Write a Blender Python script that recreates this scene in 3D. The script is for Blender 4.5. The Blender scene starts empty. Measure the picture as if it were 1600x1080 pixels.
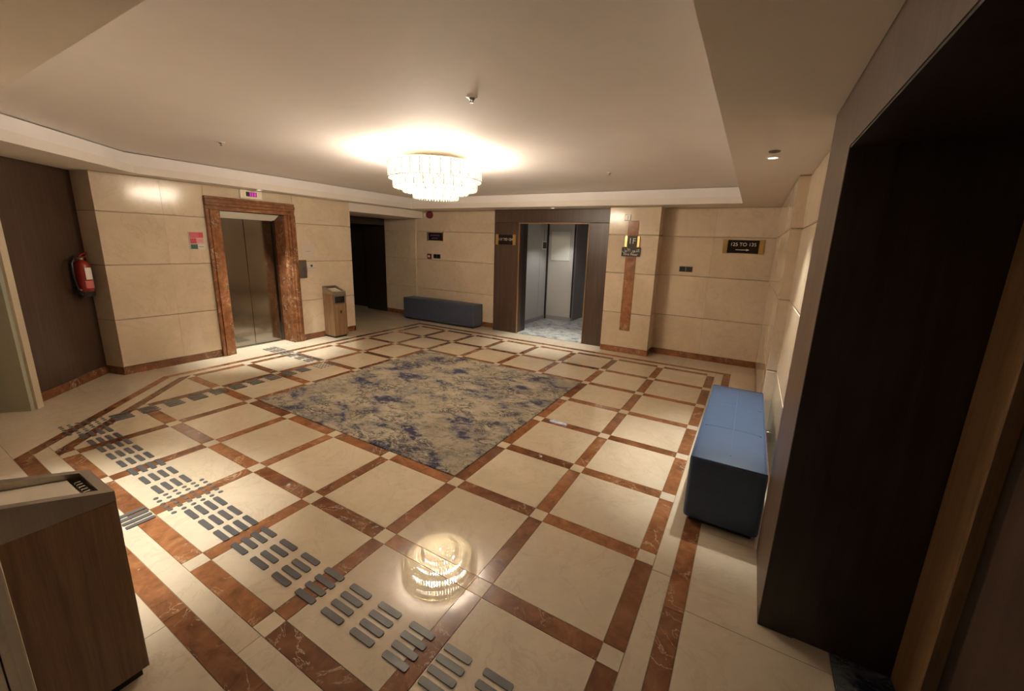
import bpy, bmesh, math, random
from mathutils import Vector, Matrix

random.seed(7)
S = 0.70                      # metres per floor-grid unit: plans below are in grid units (one tile module = 1)
P = 0.9632                    # grid pitch along y
scene = bpy.context.scene
C = scene.collection

# ------------------------------------------------------------------ camera
cam_d = bpy.data.cameras.new('camera')
cam = bpy.data.objects.new('camera', cam_d); C.objects.link(cam)
cam_d.sensor_fit = 'HORIZONTAL'; cam_d.sensor_width = 36.0
cam_d.lens = 626.84 / 1600 * 36.0
cam_d.shift_x = -15.6 / 1600; cam_d.shift_y = -20.2 / 1600
cam_d.clip_start = 0.05
R_ = Matrix.Rotation(0.5105, 4, 'Z') @ Matrix.Rotation(1.3554, 4, 'X') @ Matrix.Rotation(0.0350, 4, 'Z')
cam.matrix_world = Matrix.Translation(Vector((2.4427, -3.0291, 2.4926)) * S) @ R_
scene.camera = cam

# ------------------------------------------------------------------ world, exposure
w = bpy.data.worlds.new('world'); scene.world = w; w.use_nodes = True
w.node_tree.nodes['Background'].inputs[0].default_value = (0.9, 0.75, 0.6, 1)
w.node_tree.nodes['Background'].inputs[1].default_value = 0.02
vs = scene.view_settings
vs.view_transform = 'Standard'; vs.look = 'None'; vs.gamma = 1.0; vs.use_curve_mapping = False
vs.exposure = 1.24
scene.cycles.use_denoising = True
scene.cycles.max_bounces = 8; scene.cycles.diffuse_bounces = 5; scene.cycles.glossy_bounces = 3
scene.cycles.sample_clamp_indirect = 6.0

WARM = (1.0, 0.86, 0.69)      # chandelier
COOL = (1.0, 1.0, 0.88)      # recessed spots
K_CHAND = 300.0                # watts, all bulbs together
K_SPOT = 150.0
K_FRONT = 5.0
K_CORR = 20.0

# ------------------------------------------------------------------ node helpers
def mat(name):
    m = bpy.data.materials.new(name); m.use_nodes = True
    nt = m.node_tree; b = nt.nodes['Principled BSDF']
    return m, nt, b
def nd(nt, t, **k):
    n = nt.nodes.new(t)
    for a, v in k.items(): setattr(n, a, v)
    return n
def ramp(nt, stops):
    r = nd(nt, 'ShaderNodeValToRGB'); e = r.color_ramp.elements
    e[0].position, e[0].color = stops[0][0], (*stops[0][1], 1)
    e[1].position, e[1].color = stops[-1][0], (*stops[-1][1], 1)
    for p, c in stops[1:-1]:
        q = e.new(p); q.color = (*c, 1)
    return r
def coords(nt, kind='pos', scale=(1, 1, 1), rnd=0.0):
    """world position (or object space) with a per-object shift so alike pieces differ"""
    if kind == 'pos':
        g = nd(nt, 'ShaderNodeNewGeometry'); src = g.outputs['Position']
    else:
        g = nd(nt, 'ShaderNodeTexCoord'); src = g.outputs['Object']
    mp = nd(nt, 'ShaderNodeMapping'); mp.inputs['Scale'].default_value = scale
    nt.links.new(src, mp.inputs['Vector'])
    if rnd:
        oi = nd(nt, 'ShaderNodeObjectInfo'); mu = nd(nt, 'ShaderNodeMath', operation='MULTIPLY'); mu.inputs[1].default_value = rnd
        nt.links.new(oi.outputs['Random'], mu.inputs[0])
        nt.links.new(mu.outputs[0], mp.inputs['Location'])
    return mp.outputs[0]
def noise(nt, vec, scale, detail=6, rough=0.6, dist=0.0):
    n = nd(nt, 'ShaderNodeTexNoise'); nt.links.new(vec, n.inputs['Vector'])
    n.inputs['Scale'].default_value = scale; n.inputs['Detail'].default_value = detail
    n.inputs['Roughness'].default_value = rough; n.inputs['Distortion'].default_value = dist
    return n
def mix(nt, a, b, fac, blend='MIX'):
    m = nd(nt, 'ShaderNodeMix', data_type='RGBA', blend_type=blend)
    for s, v in ((m.inputs[6], a), (m.inputs[7], b)):
        if isinstance(v, tuple): s.default_value = (*v, 1)
        else: nt.links.new(v, s)
    if isinstance(fac, (int, float)): m.inputs[0].default_value = fac
    else: nt.links.new(fac, m.inputs[0])
    return m.outputs[2]
def bump(nt, b, h, strength=0.1, dist=0.01):
    n = nd(nt, 'ShaderNodeBump'); n.inputs['Strength'].default_value = strength; n.inputs['Distance'].default_value = dist
    nt.links.new(h, n.inputs['Height']); nt.links.new(n.outputs[0], b.inputs['Normal'])
def simple(name, col, rough=0.5, metal=0.0, spec=0.5, emit=None, es=0.0):
    m, nt, b = mat(name)
    b.inputs['Base Color'].default_value = (*col, 1); b.inputs['Roughness'].default_value = rough
    b.inputs['Metallic'].default_value = metal; b.inputs['Specular IOR Level'].default_value = spec
    if emit:
        b.inputs['Emission Color'].default_value = (*emit, 1); b.inputs['Emission Strength'].default_value = es
    return m

# ------------------------------------------------------------------ materials
def m_cream(name, c0, c1, vein, rough, vs_=2.0, rnd=9.0, veinamt=0.35, tint=0.10, spec=0.5):
    m, nt, b = mat(name)
    v = coords(nt, 'pos', (1, 1, 1), rnd)
    n1 = noise(nt, v, 1.6, 5, 0.55, 0.3)
    base = ramp(nt, [(0.35, c0), (0.65, c1)]); nt.links.new(n1.outputs[0], base.inputs[0])
    n2 = noise(nt, v, vs_, 9, 0.62, 1.4)
    vr = ramp(nt, [(0.478, (0, 0, 0)), (0.497, (1, 1, 1)), (0.512, (0, 0, 0))]); nt.links.new(n2.outputs[0], vr.inputs[0])
    n3 = noise(nt, v, 1.2, 3); mm = nd(nt, 'ShaderNodeMath', operation='MULTIPLY'); nt.links.new(vr.outputs[0], mm.inputs[0]); nt.links.new(n3.outputs[0], mm.inputs[1])
    m2 = nd(nt, 'ShaderNodeMath', operation='MULTIPLY'); m2.inputs[1].default_value = veinamt * 2; nt.links.new(mm.outputs[0], m2.inputs[0])
    col = mix(nt, base.outputs[0], vein, m2.outputs[0])
    n4 = noise(nt, v, 14, 6, 0.7); r4 = ramp(nt, [(0.3, (1 - tint,) * 3), (0.7, (1, 1, 1))]); nt.links.new(n4.outputs[0], r4.inputs[0])
    col = mix(nt, col, r4.outputs[0], 1.0, 'MULTIPLY')
    oi = nd(nt, 'ShaderNodeObjectInfo'); r5 = ramp(nt, [(0, (0.93, 0.92, 0.90)), (1, (1.0, 1.0, 1.0))]); nt.links.new(oi.outputs['Random'], r5.inputs[0])
    col = mix(nt, col, r5.outputs[0], 1.0, 'MULTIPLY')
    nt.links.new(col, b.inputs['Base Color'])
    b.inputs['Roughness'].default_value = rough; b.inputs['Specular IOR Level'].default_value = spec
    return m
M = {}
M['floor'] = m_cream('cream_floor_marble', (0.62, 0.525, 0.405), (0.69, 0.595, 0.475), (0.50, 0.40, 0.29), 0.022, 1.7, spec=0.36)
M['wall'] = m_cream('cream_wall_marble', (0.64, 0.515, 0.385), (0.72, 0.595, 0.46), (0.52, 0.39, 0.27), 0.13, 1.1, veinamt=0.30, spec=0.26)
def m_red(name, rough):
    m, nt, b = mat(name)
    v = coords(nt, 'pos', (1, 1, 1), 31.0)
    n1 = noise(nt, v, 9, 8, 0.65, 0.6)
    r = ramp(nt, [(0.30, (0.125, 0.050, 0.024)), (0.52, (0.235, 0.097, 0.043)), (0.75, (0.33, 0.155, 0.073))]); nt.links.new(n1.outputs[0], r.inputs[0])
    oi = nd(nt, 'ShaderNodeObjectInfo'); r5 = ramp(nt, [(0, (0.72, 0.66, 0.60)), (0.5, (1, 1, 1)), (1, (1.25, 1.25, 1.2))]); nt.links.new(oi.outputs['Random'], r5.inputs[0])
    col = mix(nt, r.outputs[0], r5.outputs[0], 1.0, 'MULTIPLY')
    n2 = noise(nt, v, 3.2, 8, 0.6, 2.2)
    vr = ramp(nt, [(0.492, (0, 0, 0)), (0.502, (1, 1, 1)), (0.512, (0, 0, 0))]); nt.links.new(n2.outputs[0], vr.inputs[0])
    n3 = noise(nt, v, 4.0, 2); r3 = ramp(nt, [(0.47, (0, 0, 0)), (0.62, (1, 1, 1))]); nt.links.new(n3.outputs[0], r3.inputs[0])
    mm = nd(nt, 'ShaderNodeMath', operation='MULTIPLY'); nt.links.new(vr.outputs[0], mm.inputs[0]); nt.links.new(r3.outputs[0], mm.inputs[1])
    col = mix(nt, col, (0.66, 0.50, 0.36), mm.outputs[0])
    nt.links.new(col, b.inputs['Base Color']); b.inputs['Roughness'].default_value = rough
    return m
M['red'] = m_red('red_brown_marble', 0.03)
M['redframe'] = m_red('red_brown_frame_marble', 0.14)
def m_wood(name, c0, c1, c2, rough=0.38, sc=1.0, coat=0.0):
    m, nt, b = mat(name)
    v = coords(nt, 'obj', (9 * sc, 9 * sc, 0.45 * sc), 17.0)
    n1 = noise(nt, v, 3.0, 8, 0.65, 0.5)
    r = ramp(nt, [(0.32, c0), (0.52, c1), (0.72, c2)]); nt.links.new(n1.outputs[0], r.inputs[0])
    n2 = noise(nt, coords(nt, 'obj', (70 * sc, 70 * sc, 1.0), 5.0), 4.0, 4, 0.6)
    r2 = ramp(nt, [(0.3, (0.74, 0.72, 0.70)), (0.6, (1, 1, 1))]); nt.links.new(n2.outputs[0], r2.inputs[0])
    nt.links.new(mix(nt, r.outputs[0], r2.outputs[0], 0.8, 'MULTIPLY'), b.inputs['Base Color'])
    b.inputs['Roughness'].default_value = rough
    bump(nt, b, n2.outputs[0], 0.12, 0.003)
    b.inputs['Coat Weight'].default_value = coat; b.inputs['Coat Roughness'].default_value = 0.12
    return m
M['wood'] = m_wood('dark_walnut_veneer', (0.048, 0.026, 0.018), (0.068, 0.038, 0.026), (0.092, 0.053, 0.036))
M['woodgloss'] = m_wood('lacquered_walnut_veneer', (0.080, 0.049, 0.032), (0.110, 0.068, 0.044), (0.145, 0.093, 0.061), 0.5, 1.0, 0.06)
M['wooddark'] = m_wood('near_black_veneer', (0.020, 0.013, 0.010), (0.030, 0.020, 0.014), (0.040, 0.027, 0.019))  # near-black tone; on the right niche linings it stands in for shade
M['woodlight'] = m_wood('brown_oak_veneer', (0.20, 0.115, 0.055), (0.27, 0.16, 0.08), (0.34, 0.21, 0.11))
M['binwood'] = m_wood('bin_oak_veneer', (0.19, 0.105, 0.055), (0.27, 0.155, 0.085), (0.36, 0.22, 0.125))
def m_paint(name, col, rough=0.75):
    m, nt, b = mat(name)
    v = coords(nt, 'pos'); n = noise(nt, v, 2.2, 5)
    r = ramp(nt, [(0.3, tuple(c * 0.96 for c in col)), (0.7, col)]); nt.links.new(n.outputs[0], r.inputs[0])
    nt.links.new(r.outputs[0], b.inputs['Base Color']); b.inputs['Roughness'].default_value = rough
    b.inputs['Specular IOR Level'].default_value = 0.25
    n2 = noise(nt, v, 60, 3); bump(nt, b, n2.outputs[0], 0.03, 0.003)
    return m
M['paint'] = m_paint('ceiling_paint', (0.83, 0.785, 0.765))
M['soffit_shade'] = m_paint('soffit_shade_paint', (0.76, 0.70, 0.635))  # darker than the ceiling: the soffit's shade is put into its colour
M['grey'] = m_paint('grey_green_paint', (0.36, 0.35, 0.28))
M['trimpaint'] = m_paint('beige_trim_paint', (0.56, 0.48, 0.36))
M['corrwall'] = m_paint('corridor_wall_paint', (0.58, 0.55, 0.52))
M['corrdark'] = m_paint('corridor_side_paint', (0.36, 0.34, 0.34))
M['grout'] = simple('grout', (0.30, 0.22, 0.14), 0.9)
M['wallback'] = simple('wall_joint', (0.52, 0.41, 0.29), 0.7)
def m_steel(name, col, rough, sx=(1, 1, 60)):
    m, nt, b = mat(name)
    n = noise(nt, coords(nt, 'obj', sx, 3.0), 6, 4)
    r = ramp(nt, [(0.3, tuple(c * 0.86 for c in col)), (0.7, col)]); nt.links.new(n.outputs[0], r.inputs[0])
    nt.links.new(r.outputs[0], b.inputs['Base Color']); b.inputs['Metallic'].default_value = 1.0
    b.inputs['Roughness'].default_value = rough
    return m
M['steel'] = m_steel('brushed_door_steel', (0.36, 0.335, 0.30), 0.13)
M['steelbright'] = m_steel('bright_header_steel', (0.85, 0.80, 0.70), 0.28)
M['headreflect'] = simple('pale_reflection_plate', (0.86, 0.82, 0.72), 0.3)  # pale colour stands in for the lit floor reflected in the steel
M['steelbin'] = m_steel('bin_top_steel', (0.42, 0.38, 0.33), 0.34, (1, 60, 1))
M['steeldark'] = m_steel('dark_plate_steel', (0.30, 0.27, 0.25), 0.35)
M['tactile'] = simple('tactile_grey', (0.098, 0.094, 0.098), 0.42)
M['chrome'] = simple('chrome', (0.7, 0.68, 0.64), 0.2, 1.0)
M['gold'] = simple('gold_clip', (0.72, 0.50, 0.20), 0.28, 1.0)
M['black'] = simple('black_plastic', (0.012, 0.012, 0.013), 0.35)
M['plate'] = simple('sign_black_acrylic', (0.016, 0.010, 0.007), 0.18)
M['plateviolet'] = simple('sign_violet_black', (0.018, 0.008, 0.016), 0.25)
M['signtext'] = simple('sign_lettering', (0.60, 0.57, 0.53), 0.5)
M['dimtext'] = simple('dim_sign_lettering', (0.07, 0.05, 0.075), 0.5)
M['white'] = simple('white_plastic', (0.80, 0.78, 0.72), 0.4)
M['creamplate'] = simple('cream_display_plate', (0.85, 0.78, 0.62), 0.4)
M['redpaint'] = simple('extinguisher_red', (0.20, 0.008, 0.004), 0.28)
M['redplastic'] = simple('alarm_dark_red', (0.15, 0.014, 0.02), 0.4)
M['paper'] = simple('paper_label', (0.70, 0.66, 0.60), 0.7)
M['pinklabel'] = simple('pink_label', (0.50, 0.12, 0.10), 0.6)
M['signred'] = simple('notice_red', (0.52, 0.018, 0.045), 0.5)
M['signpink'] = simple('notice_pink', (0.66, 0.24, 0.27), 0.5)
M['signgreen'] = simple('notice_green', (0.012, 0.09, 0.04), 0.5)
M['signwhite'] = simple('notice_white', (0.62, 0.58, 0.50), 0.5)
M['acrylic'] = simple('clear_grey_notice', (0.58, 0.50, 0.43), 0.25)
M['sand'] = simple('ash_sand', (0.62, 0.55, 0.46), 0.9)
M['magenta'] = simple('display_segments', (0.2, 0.0, 0.15), 0.4, emit=(0.75, 0.04, 0.55), es=0.3)
M['led'] = simple('led_strip', (0.8, 0.9, 0.9), 0.5, emit=(0.80, 0.97, 1.0), es=1.2)
M['lens'] = simple('downlight_lens', (0.9, 0.9, 0.85), 0.5, emit=(1.0, 0.93, 0.80), es=1.6)
M['bulb'] = simple('chandelier_bulb', (1, 0.9, 0.7), 0.5, emit=(1.0, 0.86, 0.62), es=4.0)
M['chframe'] = simple('chandelier_frame', (0.75, 0.62, 0.40), 0.25, 1.0)
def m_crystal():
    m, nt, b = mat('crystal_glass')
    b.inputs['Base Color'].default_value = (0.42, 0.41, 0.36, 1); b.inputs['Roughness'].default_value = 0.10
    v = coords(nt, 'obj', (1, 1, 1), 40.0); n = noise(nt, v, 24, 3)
    r = ramp(nt, [(0.35, (0.50, 0.44, 0.26)), (0.50, (0.95, 0.85, 0.58)), (0.62, (1.0, 0.96, 0.80))]); nt.links.new(n.outputs[0], r.inputs[0])  # sparkle of the drops put into the emission colour
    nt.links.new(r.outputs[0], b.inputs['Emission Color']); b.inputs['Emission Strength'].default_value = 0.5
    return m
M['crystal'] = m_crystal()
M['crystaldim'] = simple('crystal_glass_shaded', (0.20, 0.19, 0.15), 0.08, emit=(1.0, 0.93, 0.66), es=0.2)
def m_frost():
    m, nt, b = mat('frosted_glass')
    b.inputs['Base Color'].default_value = (0.8, 0.78, 0.7, 1)
    t = nd(nt, 'ShaderNodeBsdfTranslucent')
    wv = nd(nt, 'ShaderNodeTexWave', wave_type='RINGS', rings_direction='Z'); wv.inputs['Scale'].default_value = 9.0; wv.inputs['Distortion'].default_value = 1.5; wv.inputs['Detail'].default_value = 3
    nt.links.new(coords(nt, 'obj'), wv.inputs['Vector'])
    wr_ = ramp(nt, [(0.25, (0.30, 0.28, 0.22)), (0.75, (0.97, 0.94, 0.86))]); nt.links.new(wv.outputs['Fac'], wr_.inputs[0]); nt.links.new(wr_.outputs[0], t.inputs[0])
    mx = nd(nt, 'ShaderNodeMixShader'); mx.inputs[0].default_value = 0.3
    nt.links.new(t.outputs[0], mx.inputs[1]); nt.links.new(b.outputs[0], mx.inputs[2]); nt.links.new(mx.outputs[0], nt.nodes['Material Output'].inputs[0])
    return m
M['frost'] = m_frost()
def m_fabric(name, c0, c1, rough=0.7, sheen=0.3):
    m, nt, b = mat(name)
    v = coords(nt, 'obj'); n = noise(nt, coords(nt, 'obj', (3, 22, 3)), 4, 5)
    r = ramp(nt, [(0.3, c0), (0.7, c1)]); nt.links.new(n.outputs[0], r.inputs[0])
    nt.links.new(r.outputs[0], b.inputs['Base Color']); b.inputs['Roughness'].default_value = rough
    b.inputs['Sheen Weight'].default_value = sheen
    n2 = noise(nt, v, 260, 2); bump(nt, b, n2.outputs[0], 0.15, 0.002)
    return m
M['fabric'] = m_fabric('slate_blue_upholstery', (0.040, 0.050, 0.084), (0.052, 0.064, 0.104), 0.75, 0.1)
M['fabricblue'] = m_fabric('blue_leather_upholstery', (0.034, 0.062, 0.128), (0.044, 0.078, 0.156), 0.5, 0.05)
M['seam'] = simple('seam_thread', (0.075, 0.115, 0.20), 0.6)
def m_rug(name, cream, warm, blue, dark, sc=1.0):
    """worn pile: beige clouds, scattered ink-blue patches, short broken dark cracks and pale flecks"""
    m, nt, b = mat(name)
    v = coords(nt, 'pos', (1, 1.5, 1), 0)
    def mul(p, q):
        n = nd(nt, 'ShaderNodeMath', operation='MULTIPLY'); nt.links.new(p, n.inputs[0])
        if isinstance(q, float): n.inputs[1].default_value = q
        else: nt.links.new(q, n.inputs[1])
        return n.outputs[0]
    def thr(src, lo, hi, inv=False):
        c0, c1 = ((1, 1, 1), (0, 0, 0)) if inv else ((0, 0, 0), (1, 1, 1))
        r = ramp(nt, [(lo, c0), (hi, c1)]); nt.links.new(src, r.inputs[0]); return r.outputs[0]
    n1 = noise(nt, v, 1.6 * sc, 7, 0.65, 0.4); r1 = ramp(nt, [(0.38, warm), (0.60, cream)]); nt.links.new(n1.outputs[0], r1.inputs[0])
    col = r1.outputs[0]
    n3 = noise(nt, v, 15 * sc, 8, 0.75, 0.8)
    n2 = noise(nt, v, 2.7 * sc, 4, 0.55, 0.3)
    a = nd(nt, 'ShaderNodeMath', operation='MULTIPLY_ADD'); a.inputs[1].default_value = 0.55; nt.links.new(n3.outputs[0], a.inputs[0]); nt.links.new(n2.outputs[0], a.inputs[2])
    soft = thr(a.outputs[0], 0.74, 0.90)
    col = mix(nt, col, blue, mul(soft, 0.85))
    core = thr(a.outputs[0], 0.86, 0.92)
    col = mix(nt, col, (blue[0] * 0.40, blue[1] * 0.40, blue[2] * 0.62), core)
    # broken cracks: thin level lines of a distorted noise, kept only inside worn areas
    n4 = noise(nt, v, 5.5 * sc, 9, 0.74, 0.9)
    line = nd(nt, 'ShaderNodeMath', operation='SUBTRACT'); line.inputs[1].default_value = 0.5; nt.links.new(n4.outputs[0], line.inputs[0])
    ab = nd(nt, 'ShaderNodeMath', operation='ABSOLUTE'); nt.links.new(line.outputs[0], ab.inputs[0])
    crack = thr(ab.outputs[0], 0.016, 0.040, True)
    n5 = noise(nt, v, 2.2 * sc, 5, 0.65, 0.5); worn = thr(n5.outputs[0], 0.44, 0.56)
    col = mix(nt, col, dark, mul(mul(crack, worn), 0.9))
    # pale flecks beside the cracks
    n7 = noise(nt, v, 9 * sc, 8, 0.78, 0.8); fleck = thr(n7.outputs[0], 0.56, 0.64)
    col = mix(nt, col, tuple(min(1, c * 1.45) for c in cream), mul(mul(fleck, worn), 0.75))
    n9 = noise(nt, v, 12 * sc, 8, 0.8, 0.5); spk = thr(n9.outputs[0], 0.57, 0.63)
    col = mix(nt, col, dark, mul(spk, 0.55))
    nt.links.new(col, b.inputs['Base Color']); b.inputs['Roughness'].default_value = 0.95; b.inputs['Specular IOR Level'].default_value = 0.1
    n8 = noise(nt, v, 160, 3); bump(nt, b, n8.outputs[0], 0.5, 0.004)
    return m
M['rug'] = m_rug('distressed_rug_pile', (0.37, 0.325, 0.26), (0.26, 0.225, 0.18), (0.105, 0.105, 0.145), (0.035, 0.032, 0.045))
M['carpet'] = m_rug('corridor_carpet_pile', (0.50, 0.49, 0.46), (0.40, 0.39, 0.37), (0.28, 0.285, 0.29), (0.20, 0.20, 0.20), 2.2)
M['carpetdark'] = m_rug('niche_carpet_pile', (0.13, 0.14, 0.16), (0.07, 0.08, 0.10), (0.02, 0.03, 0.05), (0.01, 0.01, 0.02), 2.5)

for k in ('crystal', 'crystaldim', 'bulb', 'magenta', 'led', 'lens'): M[k].cycles.emission_sampling = 'NONE'   # the lamps beside them carry the light

# ------------------------------------------------------------------ mesh helpers (plans in grid units, scaled to metres)
def box(bm, x0, x1, y0, y1, z0, z1, bevel=0.0, seg=2):
    vs_ = [bm.verts.new((x * S, y * S, z * S)) for x, y, z in
           [(x0, y0, z0), (x1, y0, z0), (x1, y1, z0), (x0, y1, z0), (x0, y0, z1), (x1, y0, z1), (x1, y1, z1), (x0, y1, z1)]]
    fs = [bm.faces.new([vs_[i] for i in f]) for f in ((0, 3, 2, 1), (4, 5, 6, 7), (0, 1, 5, 4), (1, 2, 6, 5), (2, 3, 7, 6), (3, 0, 4, 7))]
    if bevel:
        es = list({e for f in fs for e in f.edges})
        bmesh.ops.bevel(bm, geom=es, offset=bevel * S, segments=seg, profile=0.5, affect='EDGES')
    return bm
def prism(bm, poly, z0, z1):
    lo = [bm.verts.new((x * S, y * S, z0 * S)) for x, y in poly]; hi = [bm.verts.new((x * S, y * S, z1 * S)) for x, y in poly]
    bm.faces.new(hi); bm.faces.new(lo[::-1]); n = len(poly)
    for i in range(n): bm.faces.new([lo[i], lo[(i + 1) % n], hi[(i + 1) % n], hi[i]])
    return bm
def cyl(bm, c, r, z0, z1, n=24, r2=None):
    r2 = r if r2 is None else r2
    lo = [bm.verts.new(((c[0] + r * math.cos(a)) * S, (c[1] + r * math.sin(a)) * S, z0 * S)) for a in [2 * math.pi * i / n for i in range(n)]]
    hi = [bm.verts.new(((c[0] + r2 * math.cos(a)) * S, (c[1] + r2 * math.sin(a)) * S, z1 * S)) for a in [2 * math.pi * i / n for i in range(n)]]
    bm.faces.new(hi); bm.faces.new(lo[::-1])
    for i in range(n): bm.faces.new([lo[i], lo[(i + 1) % n], hi[(i + 1) % n], hi[i]])
    return bm
def lathe(bm, c, prof, n=28, caps=True):
    rings = [[bm.verts.new(((c[0] + r * math.cos(a)) * S, (c[1] + r * math.sin(a)) * S, z * S)) for a in [2 * math.pi * i / n for i in range(n)]] for r, z in prof]
    for a, b in zip(rings, rings[1:]):
        for i in range(n): bm.faces.new([a[i], a[(i + 1) % n], b[(i + 1) % n], b[i]])
    if caps: bm.faces.new(rings[0][::-1]); bm.faces.new(rings[-1])
    return bm
def tube(bm, pts, r, n=10):
    pts = [Vector(p) * S for p in pts]; rings = []
    for i, p in enumerate(pts):
        d = (pts[min(i + 1, len(pts) - 1)] - pts[max(i - 1, 0)]).normalized()
        u = d.orthogonal().normalized() if not rings else (u - d * u.dot(d)).normalized()
        v = d.cross(u)
        rings.append([bm.verts.new(p + (u * math.cos(a) + v * math.sin(a)) * r * S) for a in [2 * math.pi * k / n for k in range(n)]])
    for a, b in zip(rings, rings[1:]):
        for i in range(n): bm.faces.new([a[i], a[(i + 1) % n], b[(i + 1) % n], b[i]])
    bm.faces.new(rings[0][::-1]); bm.faces.new(rings[-1])
    return bm
def new(): return bmesh.new()
def obj(name, bm, m, parent=None, smooth=False, xf=None, origin=None):
    """links the bmesh as one mesh object with its origin at the middle of its underside"""
    if xf is not None: bmesh.ops.transform(bm, matrix=xf, verts=bm.verts)
    bmesh.ops.recalc_face_normals(bm, faces=bm.faces)
    if origin is None:
        lo = [min(v.co[k] for v in bm.verts) for k in range(3)]; hi = [max(v.co[k] for v in bm.verts) for k in range(3)]
        o3 = Vector(((lo[0] + hi[0]) / 2, (lo[1] + hi[1]) / 2, lo[2]))
    else: o3 = Vector(origin)
    bmesh.ops.translate(bm, vec=-o3, verts=bm.verts)
    me = bpy.data.meshes.new(name); bm.to_mesh(me); bm.free()
    me.materials.append(M[m] if isinstance(m, str) else m)
    if smooth:
        for p in me.polygons: p.use_smooth = True
    o = bpy.data.objects.new(name, me); C.objects.link(o)
    put(o, o3, parent)
    return o
def wloc(o):
    v = Vector(o.location)
    while o.parent: o = o.parent; v = v + Vector(o.location)
    return v
def put(o, world, parent):
    if parent is not None:
        o.parent = parent; o.location = Vector(world) - wloc(parent)
    else: o.location = world
def tag(o, label, cat, group=None):
    o['label'] = label; o['category'] = cat
    if group: o['group'] = group
    return o
def struct(o): o['kind'] = 'structure'; return o
def thing(name, label, cat, loc, group=None):
    o = bpy.data.objects.new(name, None); C.objects.link(o); o.empty_display_size = 0.1
    o.location = Vector(loc) * S
    return tag(o, label, cat, group)
def shell(name, loc=(0, 0, 0)):
    o = bpy.data.objects.new(name, None); C.objects.link(o); o.location = Vector(loc) * S
    return struct(o)
def copy_to(src, name, world, parent):
    o = src.copy(); o.name = name; C.objects.link(o); put(o, world, parent); return o
def bx(name, m, parent, *a, **k): return obj(name, box(new(), *a, **k), m, parent)

# ------------------------------------------------------------------ polygons
def clip(poly, a, b, c):
    out = []
    for i, p in enumerate(poly):
        q = poly[(i + 1) % len(poly)]; fp = a * p[0] + b * p[1] - c; fq = a * q[0] + b * q[1] - c
        if fp >= 0: out.append(p)
        if (fp < 0) != (fq < 0):
            t = fp / (fp - fq); out.append((p[0] + t * (q[0] - p[0]), p[1] + t * (q[1] - p[1])))
    return out
def area(poly): return 0.5 * sum(p[0] * q[1] - q[0] * p[1] for p, q in zip(poly, poly[1:] + poly[:1]))
def inset(poly, d):
    for i in range(len(poly)):
        pass
    res = list(poly)
    for p, q in zip(poly, poly[1:] + poly[:1]):
        L = math.hypot(q[0] - p[0], q[1] - p[1])
        if L < 1e-6: continue
        n = (-(q[1] - p[1]) / L, (q[0] - p[0]) / L)
        res = clip(res, n[0], n[1], n[0] * p[0] + n[1] * p[1] + d)
        if len(res) < 3: return []
    return res
def rect(x0, x1, y0, y1): return [(x0, y0), (x1, y0), (x1, y1), (x0, y1)]

# ================================================================== FLOOR
X0, X1, Y0, Y1 = -6.0, 2.0, -2 * P, 6 * P
floor = struct(obj('floor', box(new(), -11.6, 5.2, -8.0, 7.4, -0.12, -0.006), 'grout', origin=(0, 0, -0.12 * S)))
def piece(name, poly, m, gap=0.0022):
    if len(poly) < 3 or area(poly) < 0.004: return
    q = inset(poly, gap)
    if len(q) < 3 or area(q) < 0.003: return
    return obj(name, prism(new(), q, -0.03, 0.0), m, floor)
HB = 0.07
DI, DO = -6.02, -6.20          # inner diagonal bar (x + y)
EI, EO = -6.42, -6.60          # outer diagonal band
def inside(poly): return clip(poly, 1, 1, DI)
for i in range(-6, 2):
    for j in range(-2, 6):
        if -4 <= i < 0 and 0 <= j < 4: continue
        piece('floor_tile', inside(rect(i + HB, i + 1 - HB, j * P + HB, (j + 1) * P - HB)), 'floor')
for i in range(-6, 3):
    for j in range(-2, 7):
        if -4 < i < 0 and 0 < j < 4: continue
        piece('corner_tile', inside(rect(i - HB, i + HB, j * P - HB, j * P + HB)), 'floor')
for i in range(-6, 3):
    for j in range(-2, 6):
        if -4 < i < 0 and 0 <= j < 4: continue
        piece('inlay_bar', inside(rect(i - HB, i + HB, j * P + HB, (j + 1) * P - HB)), 'red')
for i in range(-6, 2):
    for j in range(-2, 7):
        if -4 <= i < 0 and 0 < j < 4: continue
        piece('inlay_bar', inside(rect(i + HB, i + 1 - HB, j * P - HB, j * P + HB)), 'red')
# diagonal bar, pale strip and outer band
GX0, GX1, GY0, GY1 = X0 - HB, X1 + HB, Y0 - HB, Y1 + HB
HX0, HX1, HY0, HY1 = X0 - 0.215, X1 + 0.215, Y0 - 0.215, Y1 + 0.215
OX0, OX1, OY0, OY1 = X0 - 0.35, X1 + 0.35, Y0 - 0.35, Y1 + 0.35
def ring(name, m, a, b, d0, d1, step):
    """ring of pieces between rectangle a (inner) and b (outer) with a 45 degree cut at the left front"""
    ax0, ax1, ay0, ay1 = a; bx0, bx1, by0, by1 = b
    cuts = lambda lo, hi: [lo + (hi - lo) * k / max(1, round((hi - lo) / step)) for k in range(max(1, round((hi - lo) / step)) + 1)]
    for u, v in zip(cuts(by0, by1), cuts(by0, by1)[1:]):
        piece(name, rect(ax1, bx1, u, v), m)
        piece(name, clip(rect(bx0, ax0, u, v), 1, 1, d1), m)
    for u, v in zip(cuts(ax0, ax1), cuts(ax0, ax1)[1:]):
        piece(name, rect(u, v, ay1, by1), m)
        piece(name, clip(rect(u, v, by0, ay0), 1, 1, d1), m)
    band = clip(clip(rect(ax0, 0, ay0, 3), 1, 1, d1), -1, -1, -d0)
    for lo, hi in ((-9, 2.2), (2.2, 4.1), (4.1, 9)):
        piece(name, clip(clip(band, -1, 1, lo - 0.0), 1, -1, -hi), m)
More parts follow.
